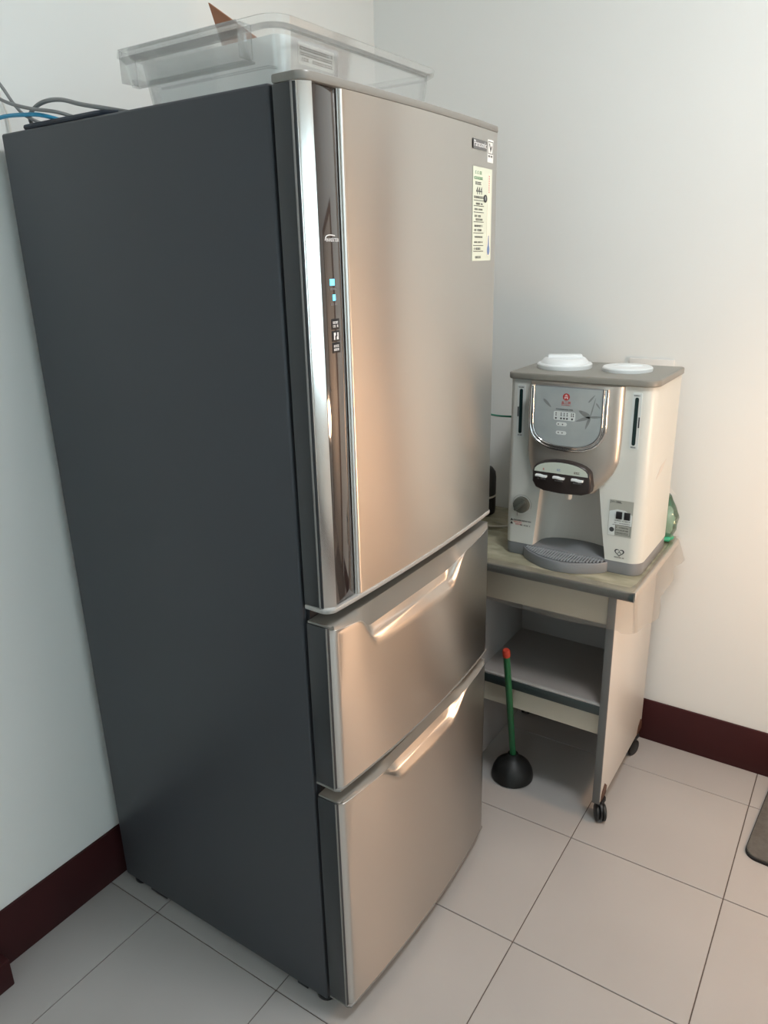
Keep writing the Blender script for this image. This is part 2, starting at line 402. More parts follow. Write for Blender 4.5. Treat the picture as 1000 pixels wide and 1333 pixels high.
# ------------------------------------------------------------------ refrigerator
FX0, FXC, FY0, FY1, FH = 0.037, 0.712, -0.577, 0.062, 1.8035
FR = thing('refrigerator', (0.40, -0.257, 0.0), 'tall three-door refrigerator with steel front and dark grey side', 'refrigerator')
def bulge(y, a):          # horizontal bow of the front
    return 0.775 + a * (1 - ((y + 0.257) / 0.319) ** 2)
cab = obj('cabinet', box(FX0, FXC, FY0, FY1, 0.022, FH, bev=0.005, seg=3), 'side', FR)
obj('gasket', box(FXC, 0.7205, FY0 + .012, FY1 - .012, 0.05, FH - .008), 'gasket', FR)
obj('hinge_cover', box(0.62, 0.735, 0.0, 0.052, FH, FH + .020, bev=.005), 'cap', FR)
for x, y in ((0.690, -.548), (0.690, .033), (0.07, -.548), (0.07, .033)):
    f = obj('foot', lathe([(0, 0), (.021, 0), (.023, .004), (.023, .012), (.014, .015), (.011, .03), (0, .03)], x, y, 20), 'black', FR)
obj('kick_bracket', box(0.625, 0.655, -.574, -.568, 0.013, 0.022, bev=.001), 'black', FR)
obj('kick_bracket', box(0.13, 0.19, -.574, -.568, 0.013, 0.022, bev=.001), 'black', FR)

# upper door -------------------------------------------------------
DZ0, DZ1 = 0.978, 1.800
BU = 0.011
door = obj('upper_door', box(0.7195, 0.762, FY0, FY1, DZ0 + .006, DZ1, bev=.002), 'door_side', FR)
n = 8; R = 0.019
q = [(0.7560, FY0 + .0005), (0.7625, FY0 + .0020)]
for k in range(n + 1):                  # broad, gently convex chamfer
    t = k / n; sg = .0008 * 4 * t * (1 - t)
    q.append((0.7632 + .0125 * t + sg * .797, FY0 + .0026 + .0165 * t - sg * .604))
q = q + [(0.7762, -0.5570), (0.757, -0.5570)]
obj('corner_trim', prism(q, 'Z', DZ0 + .006, DZ1), 'steel_bright', door)
obj('edge_bead', tube([(0.7555, FY0 - .0005, DZ0 + .006), (0.7555, FY0 - .0005, DZ1)], .0018), 'rim_grey', door)
obj('strip_surround', box(0.755, 0.7690, -0.5565, -0.4935, DZ0 + .006, DZ1), 'gasket', door)
strip = obj('control_strip', box(0.760, 0.7735, -0.5530, -0.5000, DZ0 + .008, DZ1 - .001, bev=.0012), 'glass_black', door)
# steel panel with a soft bow and rounded ends
pts = []
for k in range(n + 1):
    a = k / n * PI / 2; pts.append((bulge(-.488, BU) - .010 + .010 * math.sin(a), -.4965 + .010 - .010 * math.cos(a)))
ys = [-.486 + (FY1 - .012 + .486) * k / 40 for k in range(1, 41)]
pts += [(bulge(y, BU), y) for y in ys]
xe = bulge(FY1 - .012, BU)
pts += [(xe - .012 + .012 * math.cos(k / n * PI / 2), FY1 - .012 + .012 * math.sin(k / n * PI / 2)) for k in range(1, n + 1)]
pts += [(0.757, FY1), (0.757, -.4965)]
obj('steel_panel', prism(pts, 'Z', DZ0 + .006, DZ1), 'steel', door)
# caps that close the door at top and bottom, following its front outline
def cap_outline(e):
    o = [(0.7200, FY0), (0.757, FY0 - e)] + [(0.776 - R + (R + e) * math.sin(k / n * PI / 2), FY0 + R - (R + e) * math.cos(k / n * PI / 2)) for k in range(1, n + 1)]
    o += [(bulge(y, BU) + e, y) for y in [-.55 + (.55 + FY1 - .012) * k / 30 for k in range(31)]]
    o += [(xe - .012 + (.012 + e) * math.cos(k / n * PI / 2), FY1 - .012 + (.012 + e) * math.sin(k / n * PI / 2)) for k in range(1, n + 1)]
    return o + [(0.7200, FY1)]
obj('top_cap', prism(cap_outline(.0012), 'Z', DZ1, DZ1 + .013, bev=.003), 'cap', door)
obj('bottom_cap', prism(cap_outline(.0020), 'Z', DZ0 - .003, DZ0 + .006, bev=.002), 'cap_light', door)
# print on the door: (u, v) is (y, z), laid on the bowed front
def on_door(bm, y0, z0, off):
    return remap(bm, lambda c: (bulge(y0 + c.x, BU) + off + c.z, y0 + c.x, z0 + c.y))
def sheet_on_door(y0, y1, z0, z1, off):
    b = bmesh.new(); n_ = 8
    for s in (0.0, -0.0004):
        pass
    lo = []; 
    for k in range(n_ + 1):
        y = y0 + (y1 - y0) * k / n_; x = bulge(y, BU)
        lo.append([b.verts.new((x + o_, y, z)) for o_ in (off, off - .0006) for z in (z0, z1)])
    for p, q_ in zip(lo, lo[1:]):
        b.faces.new((p[0], q_[0], q_[1], p[1])); b.faces.new((p[2], p[3], q_[3], q_[2])); b.faces.new((p[1], q_[1], q_[3], p[3])); b.faces.new((p[0], p[2], q_[2], q_[0]))
    for p in (lo[0], lo[-1]): b.faces.new((p[0], p[1], p[3], p[2]))
    return b
bd = obj('brand_badge', sheet_on_door(-.071, -.006, 1.760, 1.7775, .0016), 'glass_black', door)
obj('brand_lettering', on_door(text_bm('Panasonic', .0155), -.0385, 1.7690, .0021), 'white_print', door, smooth=False)
obj('quality_sticker', sheet_on_door(.0005, .0300, 1.741, 1.783, .0008), 'paper', door)
b = bars([(.0025, .0275, 1.7785, 1.7795), (.0025, .0275, 1.7570, 1.7580), (.0025, .0035, 1.7570, 1.7795), (.0265, .0275, 1.7570, 1.7795)] + scribble(.004, .026, 1.7525, .003, seed=4))
b = join(b, remap(prism([(-.007, .007), (-.0035, .007), (.0005, -.003), (.004, .003), (.0075, .003), (.001, -.0085)], 'Z', -.0002, .0002), lambda c: (c.x + .0145, c.y + 1.7685, c.z)))
obj('quality_mark', on_door(b, 0, 0, .0011), 'dark_print', door, smooth=False)
obj('energy_label', sheet_on_door(-.0685, .0265, 1.553, 1.729, .0008), 'paper_green', door)
obj('energy_scale', on_door(prism(rrect(.0035, .0215, 1.562, 1.720, .008), 'Z', -.0002, .0002), 0, 0, .0010), 'paper_cream', door, smooth=False)
L0, L1 = -.0635, -.0140
rows = [1.667, 1.657, 1.645, 1.627, 1.606, 1.582, 1.571]
pr = [(L0, L1, z, z + .0011) for z in rows]
pr += scribble(L0 + .004, L1 - .006, 1.6615, .0030, seed=2) + scribble(L0 + .004, L1 - .004, 1.651, .0030, seed=3) + scribble(L0 + .004, L1 - .012, 1.6385, .0034, seed=5) + scribble(L0 + .010, L1 - .004, 1.632, .0034, seed=6)
pr += scribble(L0 + .004, L1 - .004, 1.620, .0034, seed=7) + scribble(L0 + .004, L1 - .008, 1.612, .0036, seed=8) + scribble(L0 + .006, L1 - .002, 1.599, .0028, seed=9) + scribble(L0 + .004, L1 - .002, 1.589, .0026, seed=10)
pr += scribble(L0 + .004, L1 - .010, 1.5765, .0036, seed=11) + scribble(L0 + .010, L1 - .012, 1.560, .0040, seed=12) + scribble(L0, L1, 1.6735, .0040, seed=13) + scribble(L0 + .006, L1 - .012, 1.699, .0048, seed=14)
b = on_door(bars(pr), 0, 0, .0011)
b = join(b, on_door(text_bm('444', .0200), -.0385, 1.6850, .0011))
b = join(b, on_door(prism([(0.0095 * math.cos(k / 12 * 2 * PI) - .0075, 0.0075 * math.sin(k / 12 * 2 * PI) + 1.6725) for k in range(12)], 'Z', -.0002, .0002), 0, 0, .0013))
obj('energy_print', b, 'dark_print', door, smooth=False)
obj('energy_number', on_door(text_bm('1', .0105), -.0075, 1.6725, .0017), 'white_print', door, smooth=False)
obj('energy_title', on_door(bars(scribble(L0, L1 - .004, 1.7185, .0052, seed=20) + scribble(L0, L1 - .004, 1.7085, .0046, seed=21)), 0, 0, .0011), 'green_print', door, smooth=False)
obj('energy_red_print', on_door(bars([(.0090, .0125, z, z + .0028) for z in [1.684 + .0042 * k for k in range(8)]]), 0, 0, .0014), 'pink_print', door, smooth=False)
b = prism([(.0125 + .0066 * math.cos(k / 16 * 2 * PI), 1.574 + .0100 * math.sin(k / 16 * 2 * PI)) for k in range(16)], 'Z', -.0002, .0002)
b = prism([(.0085, 1.578), (.0165, 1.578), (.0136, 1.602), (.0114, 1.602)], 'Z', -.0002, .0002, bm=b)
obj('energy_drop', on_door(b, 0, 0, .0014), 'blue_print', door, smooth=False)
# control strip: word mark, two blue lights, three keys; (u, v) = (y, z) on x = .7735
def on_strip(bm, y0, z0, off=.0004): return remap(bm, lambda c: (0.7735 + off + c.z, y0 + c.x, z0 + c.y))
b = on_strip(text_bm('INVERTER', .0072), -.5205, 1.5900)
b = join(b, tube([(0.7741, -.5395, 1.5895), (0.7741, -.5365, 1.5955), (0.7741, -.527, 1.5975), (0.7741, -.515, 1.5965)], .0008, seg=6, smooth_n=4))
obj('inverter_mark', b, 'white_print', door, smooth=False)
obj('display_light', on_strip(bars([(-.0055, .0055, -.0048, .0048)]), -.5262, 1.5285), 'led', door, smooth=False)
obj('display_light', on_strip(bars([(-.0032, .0032, -.0045, .0045)]), -.5228, 1.5055), 'led', door, smooth=False)
for k, z in enumerate((1.4650, 1.4465, 1.4285)):
    kb = obj('key', box(0.7730, 0.7744, -.5325, -.5125, z - .0082, z + .0082, bev=.0005), 'gasket', door)
    it = scribble(-.0070, .0070, .0025, .0034, seed=30 + k) + scribble(-.0070, .0070, -.0030, .0034, seed=40 + k)
    if k == 1: it = [(-.006, -.001, .001, .0055), (.001, .006, -.0055, -.001), (-.006, -.003, -.0055, .001), (.003, .006, -.001, .0055)]
    obj('key_print', on_strip(bars(it), -.5225, z, .0011), 'white_print', door, smooth=False)
obj('caption_print', on_strip(bars(scribble(-.008, .008, 0, .0026, seed=50) + scribble(-.008, .008, -.023, .0026, seed=51)), -.5235, 1.5185), 'grey_print', door, smooth=False)

# drawers ----------------------------------------------------------
def smooth(t): t = max(0.0, min(1.0, t)); return t * t * (3 - 2 * t)
def drawer(z0, ztop, drop, lip, zr, ya, yb, yc, yd, amp, zdrop_end):
    """bowed steel front whose upper edge is scooped into a finger grip between ya..yd, with a sloping grey cap above it"""
    d = obj('drawer', box(0.7205, 0.768, FY0, FY1, z0 + .006, ztop - .004, bev=.002), 'door_side', FR)
    N = 72; st = bmesh.new(); cp = bmesh.new(); S = []; K = []
    for i in range(N + 1):
        y = FY0 + .003 + (FY1 - FY0 - .006) * i / N
        e = min(y - FY0 - .003, FY1 - .003 - y)
        xf = bulge(y, amp) - .010 * (1 - math.sqrt(max(0, 1 - (1 - min(1, e / .012)) ** 2)))
        bw = 1 - ((y + 0.257) / 0.319) ** 2
        r = smooth((y - ya) / (yb - ya)) * smooth((yd - y) / (yd - yc))
        ze = ztop - zdrop_end - drop * max(0, bw) ** .6
        zl = ze + (lip - ze) * r; xr = xf - .0008 + (0.7705 - xf + .0008) * r; zt = ze + .0006 + (zr - ze) * r
        S.append([st.verts.new(p) for p in ((0.7675, y, z0 + .007), (xf, y, z0 + .007), (xf, y, z0 + .05), (xf, y, (z0 + zl) / 2), (xf, y, zl - .012), (xf - .0002, y, zl - .003),
                                            (xf + (xr - xf) * .12, y, zl + (zt - zl) * .12), (xr + (xf - xr) * .35, y, zl + (zt - zl) * .5), (xr, y, zt), (0.7675, y, zt))])
        xc = 0.7722
        K.append([cp.verts.new(p) for p in ((0.722, y, zt - .001), (xr, y, zt), (xr + (xc - xr) * .5, y, zt + (ztop - zt) * .5 + .002), (xc, y, ztop - .0012), (xc - .004, y, ztop), (0.722, y, ztop))])
    for rows_, b_ in ((S, st), (K, cp)):
        m_ = len(rows_[0])
        for p, q_ in zip(rows_, rows_[1:]):
            for k in range(m_): b_.faces.new((p[k], p[(k + 1) % m_], q_[(k + 1) % m_], q_[k]))
        b_.faces.new(rows_[0]); b_.faces.new(rows_[-1][::-1])
    obj('steel_front', st, 'steel', d, sharp=50)
    obj('sloping_cap', cp, 'cap', d, sharp=40)
    obj('edge_bead', tube([(0.7655, FY0 - .0005, z0 + .006), (0.7655, FY0 - .0005, ztop - .004)], .0016), 'rim_grey', d)
    o_ = [(0.7210, FY0 - .0005), (0.768, FY0 - .0010)] + [(bulge(y, amp) + .001, y) for y in [FY0 + .004 + (FY1 - FY0 - .008) * k / 30 for k in range(31)]] + [(0.768, FY1), (0.7210, FY1)]
    obj('bottom_rim', prism(o_, 'Z', z0 + .002, z0 + .0068, bev=.0012), 'rim_grey', d)
    return d
drawer(0.5990, 0.9510, 0.020, 0.868, 0.899, -.502, -.445, -.165, -.085, .018, .006)
drawer(0.0360, 0.5740, 0.011, 0.512, 0.540, -.455, -.370, -.165, -.060, .018, .004)

# ------------------------------------------------------------------ clear tray with a milky case on top of the refrigerator
TZ = FH + 0.0195
def tray_wall(x0, x1, y0, y1, z0, z1, t, taper, r, bm=None, floor_t=.003):
    """open box: outer and inner skins, rim and floor"""
    m = bmesh.new()
    def ring(ins, z, rr): return [m.verts.new((x, y, z)) for x, y in rrect(x0 + ins, x1 - ins, y0 + ins, y1 - ins, rr, 6)]
    o0, o1 = ring(taper, z0, r * .8), ring(0, z1, r); i1, i0 = ring(t, z1, r - t), ring(taper + t, z0 + floor_t, r * .8 - t)
    for a, b in ((o0, o1), (o1, i1), (i1, i0)):
        for k in range(len(a)): m.faces.new((a[k], a[(k + 1) % len(a)], b[(k + 1) % len(a)], b[k]))
    m.faces.new(o0[::-1]); m.faces.new(i0)
    return join(bm, m)
TX0, TX1, TY0, TY1, TT = 0.352, 0.703, -.538, -.052, 1.9025
TR = thing('clear_tray', ((TX0 + TX1) / 2, (TY0 + TY1) / 2, FH), 'clear plastic tray with flared rim on top of the refrigerator', 'tray')
TZ = FH
obj('tray_body', tray_wall(TX0 + .012, TX1 - .012, TY0 + .022, TY1 - .012, TZ, TT - .012, .003, .012, .030), 'clear', TR)
# flared rim: a sloping band round the top with a lip
m = bmesh.new()
def rr_(ins, z, r): return [m.verts.new((x, y, z)) for x, y in rrect(TX0 + ins, TX1 - ins, TY0 + ins, TY1 - ins, r, 8)]
rs = [rr_(.012, TT - .016, .030), rr_(.002, TT - .010, .036), rr_(0, TT, .038), rr_(.003, TT, .035), rr_(.006, TT - .009, .032), rr_(.015, TT - .014, .027)]
for a, b in zip(rs, rs[1:] + rs[:1]):
    for k in range(len(a)): m.faces.new((a[k], a[(k + 1) % len(a)], b[(k + 1) % len(a)], b[k]))
obj('rim', m, 'clear', TR)
# pull lip: apron hanging from the rim on the near side, folded back at its foot
P_ = [(TY0 + .001, TT - .004), (TY0 - .002, TT - .012), (TY0 + .012, TT - .020), (TY0 + .022, TT - .046), (TY0 + .024, TT - .049), (TY0 + .034, TT - .050), (TY0 + .034, TT - .053), (TY0 + .020, TT - .0525), (TY0 + .008, TT - .018), (TY0 - .006, TT - .013), (TY0 - .003, TT)]
obj('pull_lip', prism(P_, 'X', TX0 + .004, TX0 + .275), 'clear', TR)
obj('lip_end', box(TX0 + .275, TX0 + .281, TY0 - .002, TY0 + .024, TT - .050, TT - .003, bev=.001), 'clear', TR)
obj('lip_end', box(TX0 + .004, TX0 + .009, TY0 - .002, TY0 + .030, TT - .050, TT - .003, bev=.001), 'clear', TR)
obj('base_ridge', tube([(TX0 + .06, TY0 + .036, TZ + .040), (TX0 + .30, TY0 + .036, TZ + .040), (TX0 + .315, TY0 + .037, TZ + .036)], .0022, seg=6), 'clear', TR)
# milky case inside the tray with a printed label on its end
CX0, CX1, CY0, CY1, CZ0, CZ1 = 0.382, 0.675, -.497, -.338, TZ + .005, 1.887
CS = thing('milky_case', ((CX0 + CX1) / 2, (CY0 + CY1) / 2, CZ0), 'milky white plastic case with printed label inside the clear tray', 'box')
obj('case_body', tray_wall(CX0, CX1, CY0, CY1, CZ0, CZ1, .003, .004, .022), 'milky', CS)
lx = CX1 + .0002
def on_case(bm, off): return remap(bm, lambda c: (CX1 - .0013 + off + (c.y - CZ1) * .045 + c.z, c.x, c.y))
obj('case_label', on_case(prism(rrect(-.457, -.364, CZ1 - .034, CZ1 - .004, .003), 'Z', -.0004, .0004), .0016), 'paper', CS, smooth=False)
obj('label_print', on_case(bars(scribble(-.453, -.368, CZ1 - .012, .0044, seed=60) + scribble(-.453, -.368, CZ1 - .0195, .0044, seed=61) + scribble(-.453, -.368, CZ1 - .027, .0044, seed=62)), .0023), 'dark_print', CS, smooth=False)
# torn cardboard sticking up out of the tray
m = bmesh.new()
cz = [(0.470, -.428, 1.8125), (0.566, -.372, 1.8125), (0.548, -.386, 1.902), (0.452, -.434, 1.972)]
nrm = Vector((.5, -.86, 0)) * .0022
va = [m.verts.new(Vector(p)) for p in ((0.425, -.322, 1.835), (0.500, -.300, 1.835), (0.500, -.318, 1.925), (0.4085, -.372, 1.9985))]
vb = [m.verts.new(v.co + Vector((.001, .0028, 0))) for v in va]
m.faces.new(va); m.faces.new(vb[::-1])
for k in range(4): m.faces.new((va[k], vb[k], vb[(k + 1) % 4], va[(k + 1) % 4]))
tag(obj('cardboard_piece', m, 'kraft', smooth=False), 'torn brown cardboard piece sticking up out of the clear tray', 'cardboard')
# loose cables at the back of the refrigerator top
def cable(name, pts, r, material, label, cat='cable', group=None):
    return tag(obj(name, tube(pts, r, seg=8, smooth_n=6), material), label, cat, group)
zt = FH + .0045
cable('grey_cable', [(.012, -.640, 1.985), (.040, -.610, 1.925), (.070, -.586, 1.886), (.098, -.578, 1.846), (.122, -.568, 1.823), (.145, -.52, zt), (.17, -.42, zt), (.19, -.30, zt)], .0030, 'wire_grey', 'straight grey cable running steeply down to the refrigerator top')
cable('grey_cable', [(.012, -.600, 1.905), (.052, -.590, 1.868), (.095, -.588, 1.848), (.150, -.580, 1.833), (.205, -.564, 1.823), (.245, -.51, zt), (.30, -.40, zt)], .0032, 'wire_grey', 'low sagging grey cable reaching the refrigerator top')
cable('grey_cable', [(.060, -.46, zt), (.085, -.53, 1.812), (.112, -.560, 1.826), (.146, -.566, 1.839), (.182, -.566, 1.844), (.226, -.567, 1.840), (.277, -.567, 1.827), (.325, -.556, 1.817), (.37, -.50, zt), (.38, -.44, zt)], .0038, 'wire_grey', 'grey cable looping up in an arch on the refrigerator top')
cable('blue_cable', [(.012, -.592, 1.824), (.039, -.583, 1.828), (.077, -.582, 1.829), (.125, -.580, 1.826), (.165, -.568, 1.822), (.205, -.52, zt), (.24, -.42, zt)], .0036, 'wire_blue', 'blue cable reaching over the refrigerator top')
zb_ = FH + .0052
cable('black_cable', [(.104, -.566, zb_), (.14, -.567, zb_), (.19, -.567, zb_), (.24, -.567, zb_), (.29, -.567, zb_), (.325, -.564, zb_), (.345, -.545, zb_)], .0050, 'wire_black', 'thick dark cable lying along the edge of the refrigerator top')
cable('wall_wire', [(.008, -.560, 2.00), (.008, -.548, 1.884), (.008, -.541, 1.856), (.008, -.537, 1.819), (.008, -.535, 1.60), (.008, -.535, 1.30)], .0020, 'wire_white', 'thin pale wire hanging down the wall behind the refrigerator')

# ------------------------------------------------------------------ trolley
TT0, TT1, TYF, TYB, TTZ = 0.45, 1.076, 0.283, 0.757, 0.7400
RL = thing('trolley', (0.85, 0.5, 0.0), 'white trolley with dark edging and open shelf, under the water dispenser', 'trolley')
obj('table_top', box(TT0, TT1, TYF + .004, TYB, TTZ - .022, TTZ - .002, bev=.003), 'board_beige', RL)
obj('top_edging', prism([(TYF - .006, TTZ - .020), (TYF - .009, TTZ - .013), (TYF - .007, TTZ - .004), (TYF - .001, TTZ + .001), (TYF + .006, TTZ + .001), (TYF + .006, TTZ - .022), (TYF - .001, TTZ - .023)], 'X', TT0, TT1 + .002), 'edge_teal', RL)
obj('side_edging', box(TT1 - .002, TT1 + .004, TYF + .006, TYB, TTZ - .023, TTZ + .0005, bev=.002), 'board_white', RL)
obj('apron', box(0.646, 1.013, 0.294, 0.310, 0.632, TTZ - .022), 'board_beige', RL)
for x0, x1 in ((1.013, 1.033), (0.628, 0.646)):
    pn = obj('side_panel', box(x0, x1, 0.290, 0.718, 0.068, TTZ - .022, bev=.0012), 'board_white' if x0 > 1 else 'board_inner', RL)  # left panel takes the darker board, shade under the trolley put into its colour
    obj('panel_edging', box(x0 - .001, x1 + .001, 0.285, 0.2905, 0.066, TTZ - .022, bev=.002), 'edge_grey', pn)
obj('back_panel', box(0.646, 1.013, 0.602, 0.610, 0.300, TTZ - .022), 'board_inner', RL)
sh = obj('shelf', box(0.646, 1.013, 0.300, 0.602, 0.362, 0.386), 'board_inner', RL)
obj('shelf_edging', box(0.646, 1.013, 0.288, 0.3005, 0.354, 0.383, bev=.003), 'edge_teal', sh)
obj('shelf_bead', box(0.646, 1.013, 0.289, 0.3005, 0.383, 0.3885, bev=.001), 'cap_light', sh)
obj('lower_rail', box(0.646, 1.013, 0.304, 0.320, 0.284, 0.356), 'board_beige', RL)
for x, y, a in ((1.026, 0.318, .5), (1.024, 0.672, -.3), (0.620, 0.330, .2), (0.634, 0.712, .2)):
    cs_ = obj('caster', lathe([(0, .068), (.016, .068), (.017, .062), (.012, .056), (.011, .050), (0, .050)], x, y, 20), 'black', RL)
    d_ = Vector((math.cos(a), math.sin(a), 0)); c_ = Vector((x, y, 0)) + Vector((-d_.y, d_.x, 0)) * -.012
    for s in (-1, 1):
        obj('wheel', lathe([(0, -.006), (.019, -.006), (.0262, -.003), (.0262, .003), (.021, .006), (0, .006)], 0, 0, 28, axis=d_, base=c_ + Vector((0, 0, .0263)) + d_ * .0095 * s), 'rubber', cs_)
    fk = lathe([(0, -.0030), (.0275, -.0030), (.0275, .0030), (0, .0030)], 0, 0, 24, axis=d_, base=c_ + Vector((0, 0, .0330)))
    fk = tube([(x, y, .058), c_ + Vector((0, 0, .046))], [.013, .011], seg=12, bm=fk)
    obj('fork', fk, 'black', cs_)
for y in (0.318, 0.690):
    obj('corner_bracket', prism([(y - .020, .070), (y + .026, .070), (y + .028, .094), (y + .010, .112), (y - .012, .098)], 'X', 1.0325, 1.0350), 'bracket', RL)

# marbled plastic cover on the trolley top: rippled left of the dispenser
m = bmesh.new(); NX, NY = 60, 44; gv = []
for i in range(NX + 1):
    row = []
    for j in range(NY + 1):
        x = TT0 + .004 + (TT1 - TT0 - .010) * i / NX; y = TYF + .004 + (TYB - TYF - .006) * j / NY
        k = smooth((0.665 - x) / .05) * smooth((y - .30) / .05)
        z = TTZ + .0012 + k * .0090 * (0.5 + 0.5 * math.sin(y * 150 + 5 * math.sin(x * 18) + x * 30)) * (0.55 + .45 * math.sin(y * 31 + x * 40))
        row.append(m.verts.new((x, y, max(z, TTZ + .0012))))
    gv.append(row)
for i in range(NX):
    for j in range(NY): m.faces.new((gv[i][j], gv[i + 1][j], gv[i + 1][j + 1], gv[i][j + 1]))
g = bmesh.ops.extrude_face_region(m, geom=m.faces[:])
for v in [e for e in g['geom'] if isinstance(e, bmesh.types.BMVert)]: v.co.z = TTZ - .0015
tag(obj('table_cover', m, 'marble'), 'rippled olive and beige marbled cover spread on the trolley top', 'table cover')
# clear vinyl: hangs over the front and round the right corner, flaring out at the side
def vin_front(t):   # t = 0..1 down
    return (TYF - .0115 - .004 * math.sin(t * 2.2), TTZ + .0035 - .108 * t)
m = bmesh.new(); rows_ = []
prof = [(0.45 + (1.040 - 0.45) * i / 24, 0) for i in range(25)]
for i in range(25):
    x = 0.452 + (1.048 - 0.452) * i / 24
    rows_.append([m.verts.new((x, TYF + .030, TTZ + .0030))] + [m.verts.new((x, vin_front(t / 8)[0] + .0015 * math.sin(x * 40) * t / 8, vin_front(t / 8)[1] - .006 * math.sin(x * 9) * (t / 8))) for t in range(9)])
for j in range(1, 9):                      # round the corner
    a = j / 8 * PI / 2
    rows_.append([m.verts.new((1.048 + .012 * math.sin(a), TYF + .030 + .004 * (1 - math.cos(a)), TTZ + .0030))] + [m.verts.new((1.048 + (.034 + .010 * (t / 8)) * math.sin(a), vin_front(t / 8)[0] + (.034 + .006 * t / 8) * (1 - math.cos(a)), vin_front(t / 8)[1] - .006 * (t / 8))) for t in range(9)])
for j in range(1, 13):                     # along the right side, shortening towards the wall
    y = 0.305 + (0.735 - .305) * j / 12
    ln = 1 - .55 * smooth((y - .40) / .25)
    rows_.append([m.verts.new((1.0660, y + .012 * (1 - j / 12), TTZ + .0030))] + [m.verts.new((1.0822 + (.010 + .016 * math.sin(y * 24) ** 2 * smooth((y - .32) / .1)) * (t / 8), y, TTZ + .0035 - (.114 + .028 * smooth((y - .32) / .12)) * ln * t / 8)) for t in range(9)])
for a, b in zip(rows_, rows_[1:]):
    for k in range(9): m.faces.new((a[k], a[k + 1], b[k + 1], b[k]))
bmesh.ops.recalc_face_normals(m, faces=m.faces[:])
bmesh.ops.solidify(m, geom=m.faces[:], thickness=.0006)
tag(obj('clear_vinyl_sheet', m, 'vinyl'), 'clear vinyl sheet hanging over the front and side of the trolley top', 'table cover')

# ------------------------------------------------------------------ water dispenser
WX0_, WX1_, WY0, WY1, WB, WT = 0.674, 1.061, 0.385, 0.655, TTZ + .0015, 1.265
DP = thing('water_dispenser', ((WX0_ + WX1_) / 2, .52, WB), 'ivory and silver hot and cold water dispenser standing on the trolley', 'water dispenser')
body = prism(rrect(WX0_, WX1_, WY0, WY1, (.018, .036, .012, .012), 8), 'Z', WB + .036, WT - .018)
# alcove: tapering niche with a rounded back
cut = bmesh.new(); rg = []
for z, xa, xb in ((WB + .030, .757, .967), (.86, .7655, .953), (.985, .776, .936)):
    o_ = [(xa, WY0 - .03), (xa, WY0 + .004)] + [((xa + xb) / 2 - (xb - xa) / 2 * math.cos(k / 14 * PI) * .985, WY0 + .02 + .085 * math.sin(k / 14 * PI) ** .55) for k in range(15)] + [(xb, WY0 + .004), (xb, WY0 - .03)]
    rg.append([cut.verts.new((x, y, z)) for x, y in o_])
for a, b in zip(rg, rg[1:]):
    for k in range(len(a)): cut.faces.new((a[k], a[(k + 1) % len(a)], b[(k + 1) % len(a)], b[k]))
cut.faces.new(rg[0]); cut.faces.new(rg[-1][::-1])
me_b = boolean(body, cut)
ob = obj('housing', me_b, ['ivory', 'alcove'], DP, sharp=30)
ow = WORLD[ob.name]
for p in ob.data.polygons:
    c = p.center + ow
    if WB + .04 < c.z < .99 and .752 < c.x < .972 and (WY0 + .0008 < c.y < WY0 + .12) and abs(p.normal.z) < .9: p.material_index = 1
obj('base_band', prism(rrect(WX0_ + .001, WX1_ - .001, WY0 + .001, WY1 - .002, (.018, .035, .012, .012), 8), 'Z', WB, WB + .036, bev=.002), 'base_grey', DP)
obj('top_plate', prism(rrect(WX0_ - .006, WX1_ + .005, WY0 - .007, WY1 + .002, (.020, .038, .014, .014), 8), 'Z', WT - .018, WT, bev=.004, seg=3), 'taupe', DP)
# bulging silver front: outline narrows below, section bows outwards
def sil_half(z):
    """left and right x of the silver front at height z"""
    L_ = [(.958, .776), (.975, .758), (.995, .7495), (1.02, .741), (1.05, .7345), (1.10, .7335), (1.246, .7365)]
    R_ = [(.958, .925), (.975, .938), (.995, .955), (1.02, .972), (1.05, .984), (1.10, .9865), (1.246, .9865)]
    def ip(T_):
        for (a, p), (b, q_) in zip(T_, T_[1:]):
            if z <= b: return p + (q_ - p) * (z - a) / (b - a)
        return T_[-1][1]
    return ip(L_), ip(R_)
SD = .030
def sil_y(x, z):
    l, r = sil_half(z); u = abs((x - (l + r) / 2) / ((r - l) / 2))
    s = (max(0, 1 - u ** 5.0)) ** .5
    return WY0 - SD * s * (1 - .10 * smooth((1.08 - z) / .12))
m = bmesh.new(); NZ, NU = 36, 40; rows_ = []
for i in range(NZ + 1):
    z = .960 + (1.2465 - .960) * i / NZ; l, r = sil_half(z)
    row = []
    for j in range(NU + 1):
        u = -math.cos(j / NU * PI); x = (l + r) / 2 + (r - l) / 2 * u
        row.append(m.verts.new((x, sil_y(x, z) if 0 < j < NU else WY0 + .002, z)))
    rows_.append(row)
for a, b in zip(rows_, rows_[1:]):
    for k in range(NU): m.faces.new((a[k], a[k + 1], b[k + 1], b[k]))
m.faces.new(rows_[0]); m.faces.new(rows_[-1][::-1])
for a, b in zip(rows_, rows_[1:]): pass
m.faces.new([r_[0] for r_ in rows_] + [r_[-1] for r_ in rows_[::-1]])
obj('silver_front', m, 'silver', DP, sharp=50)
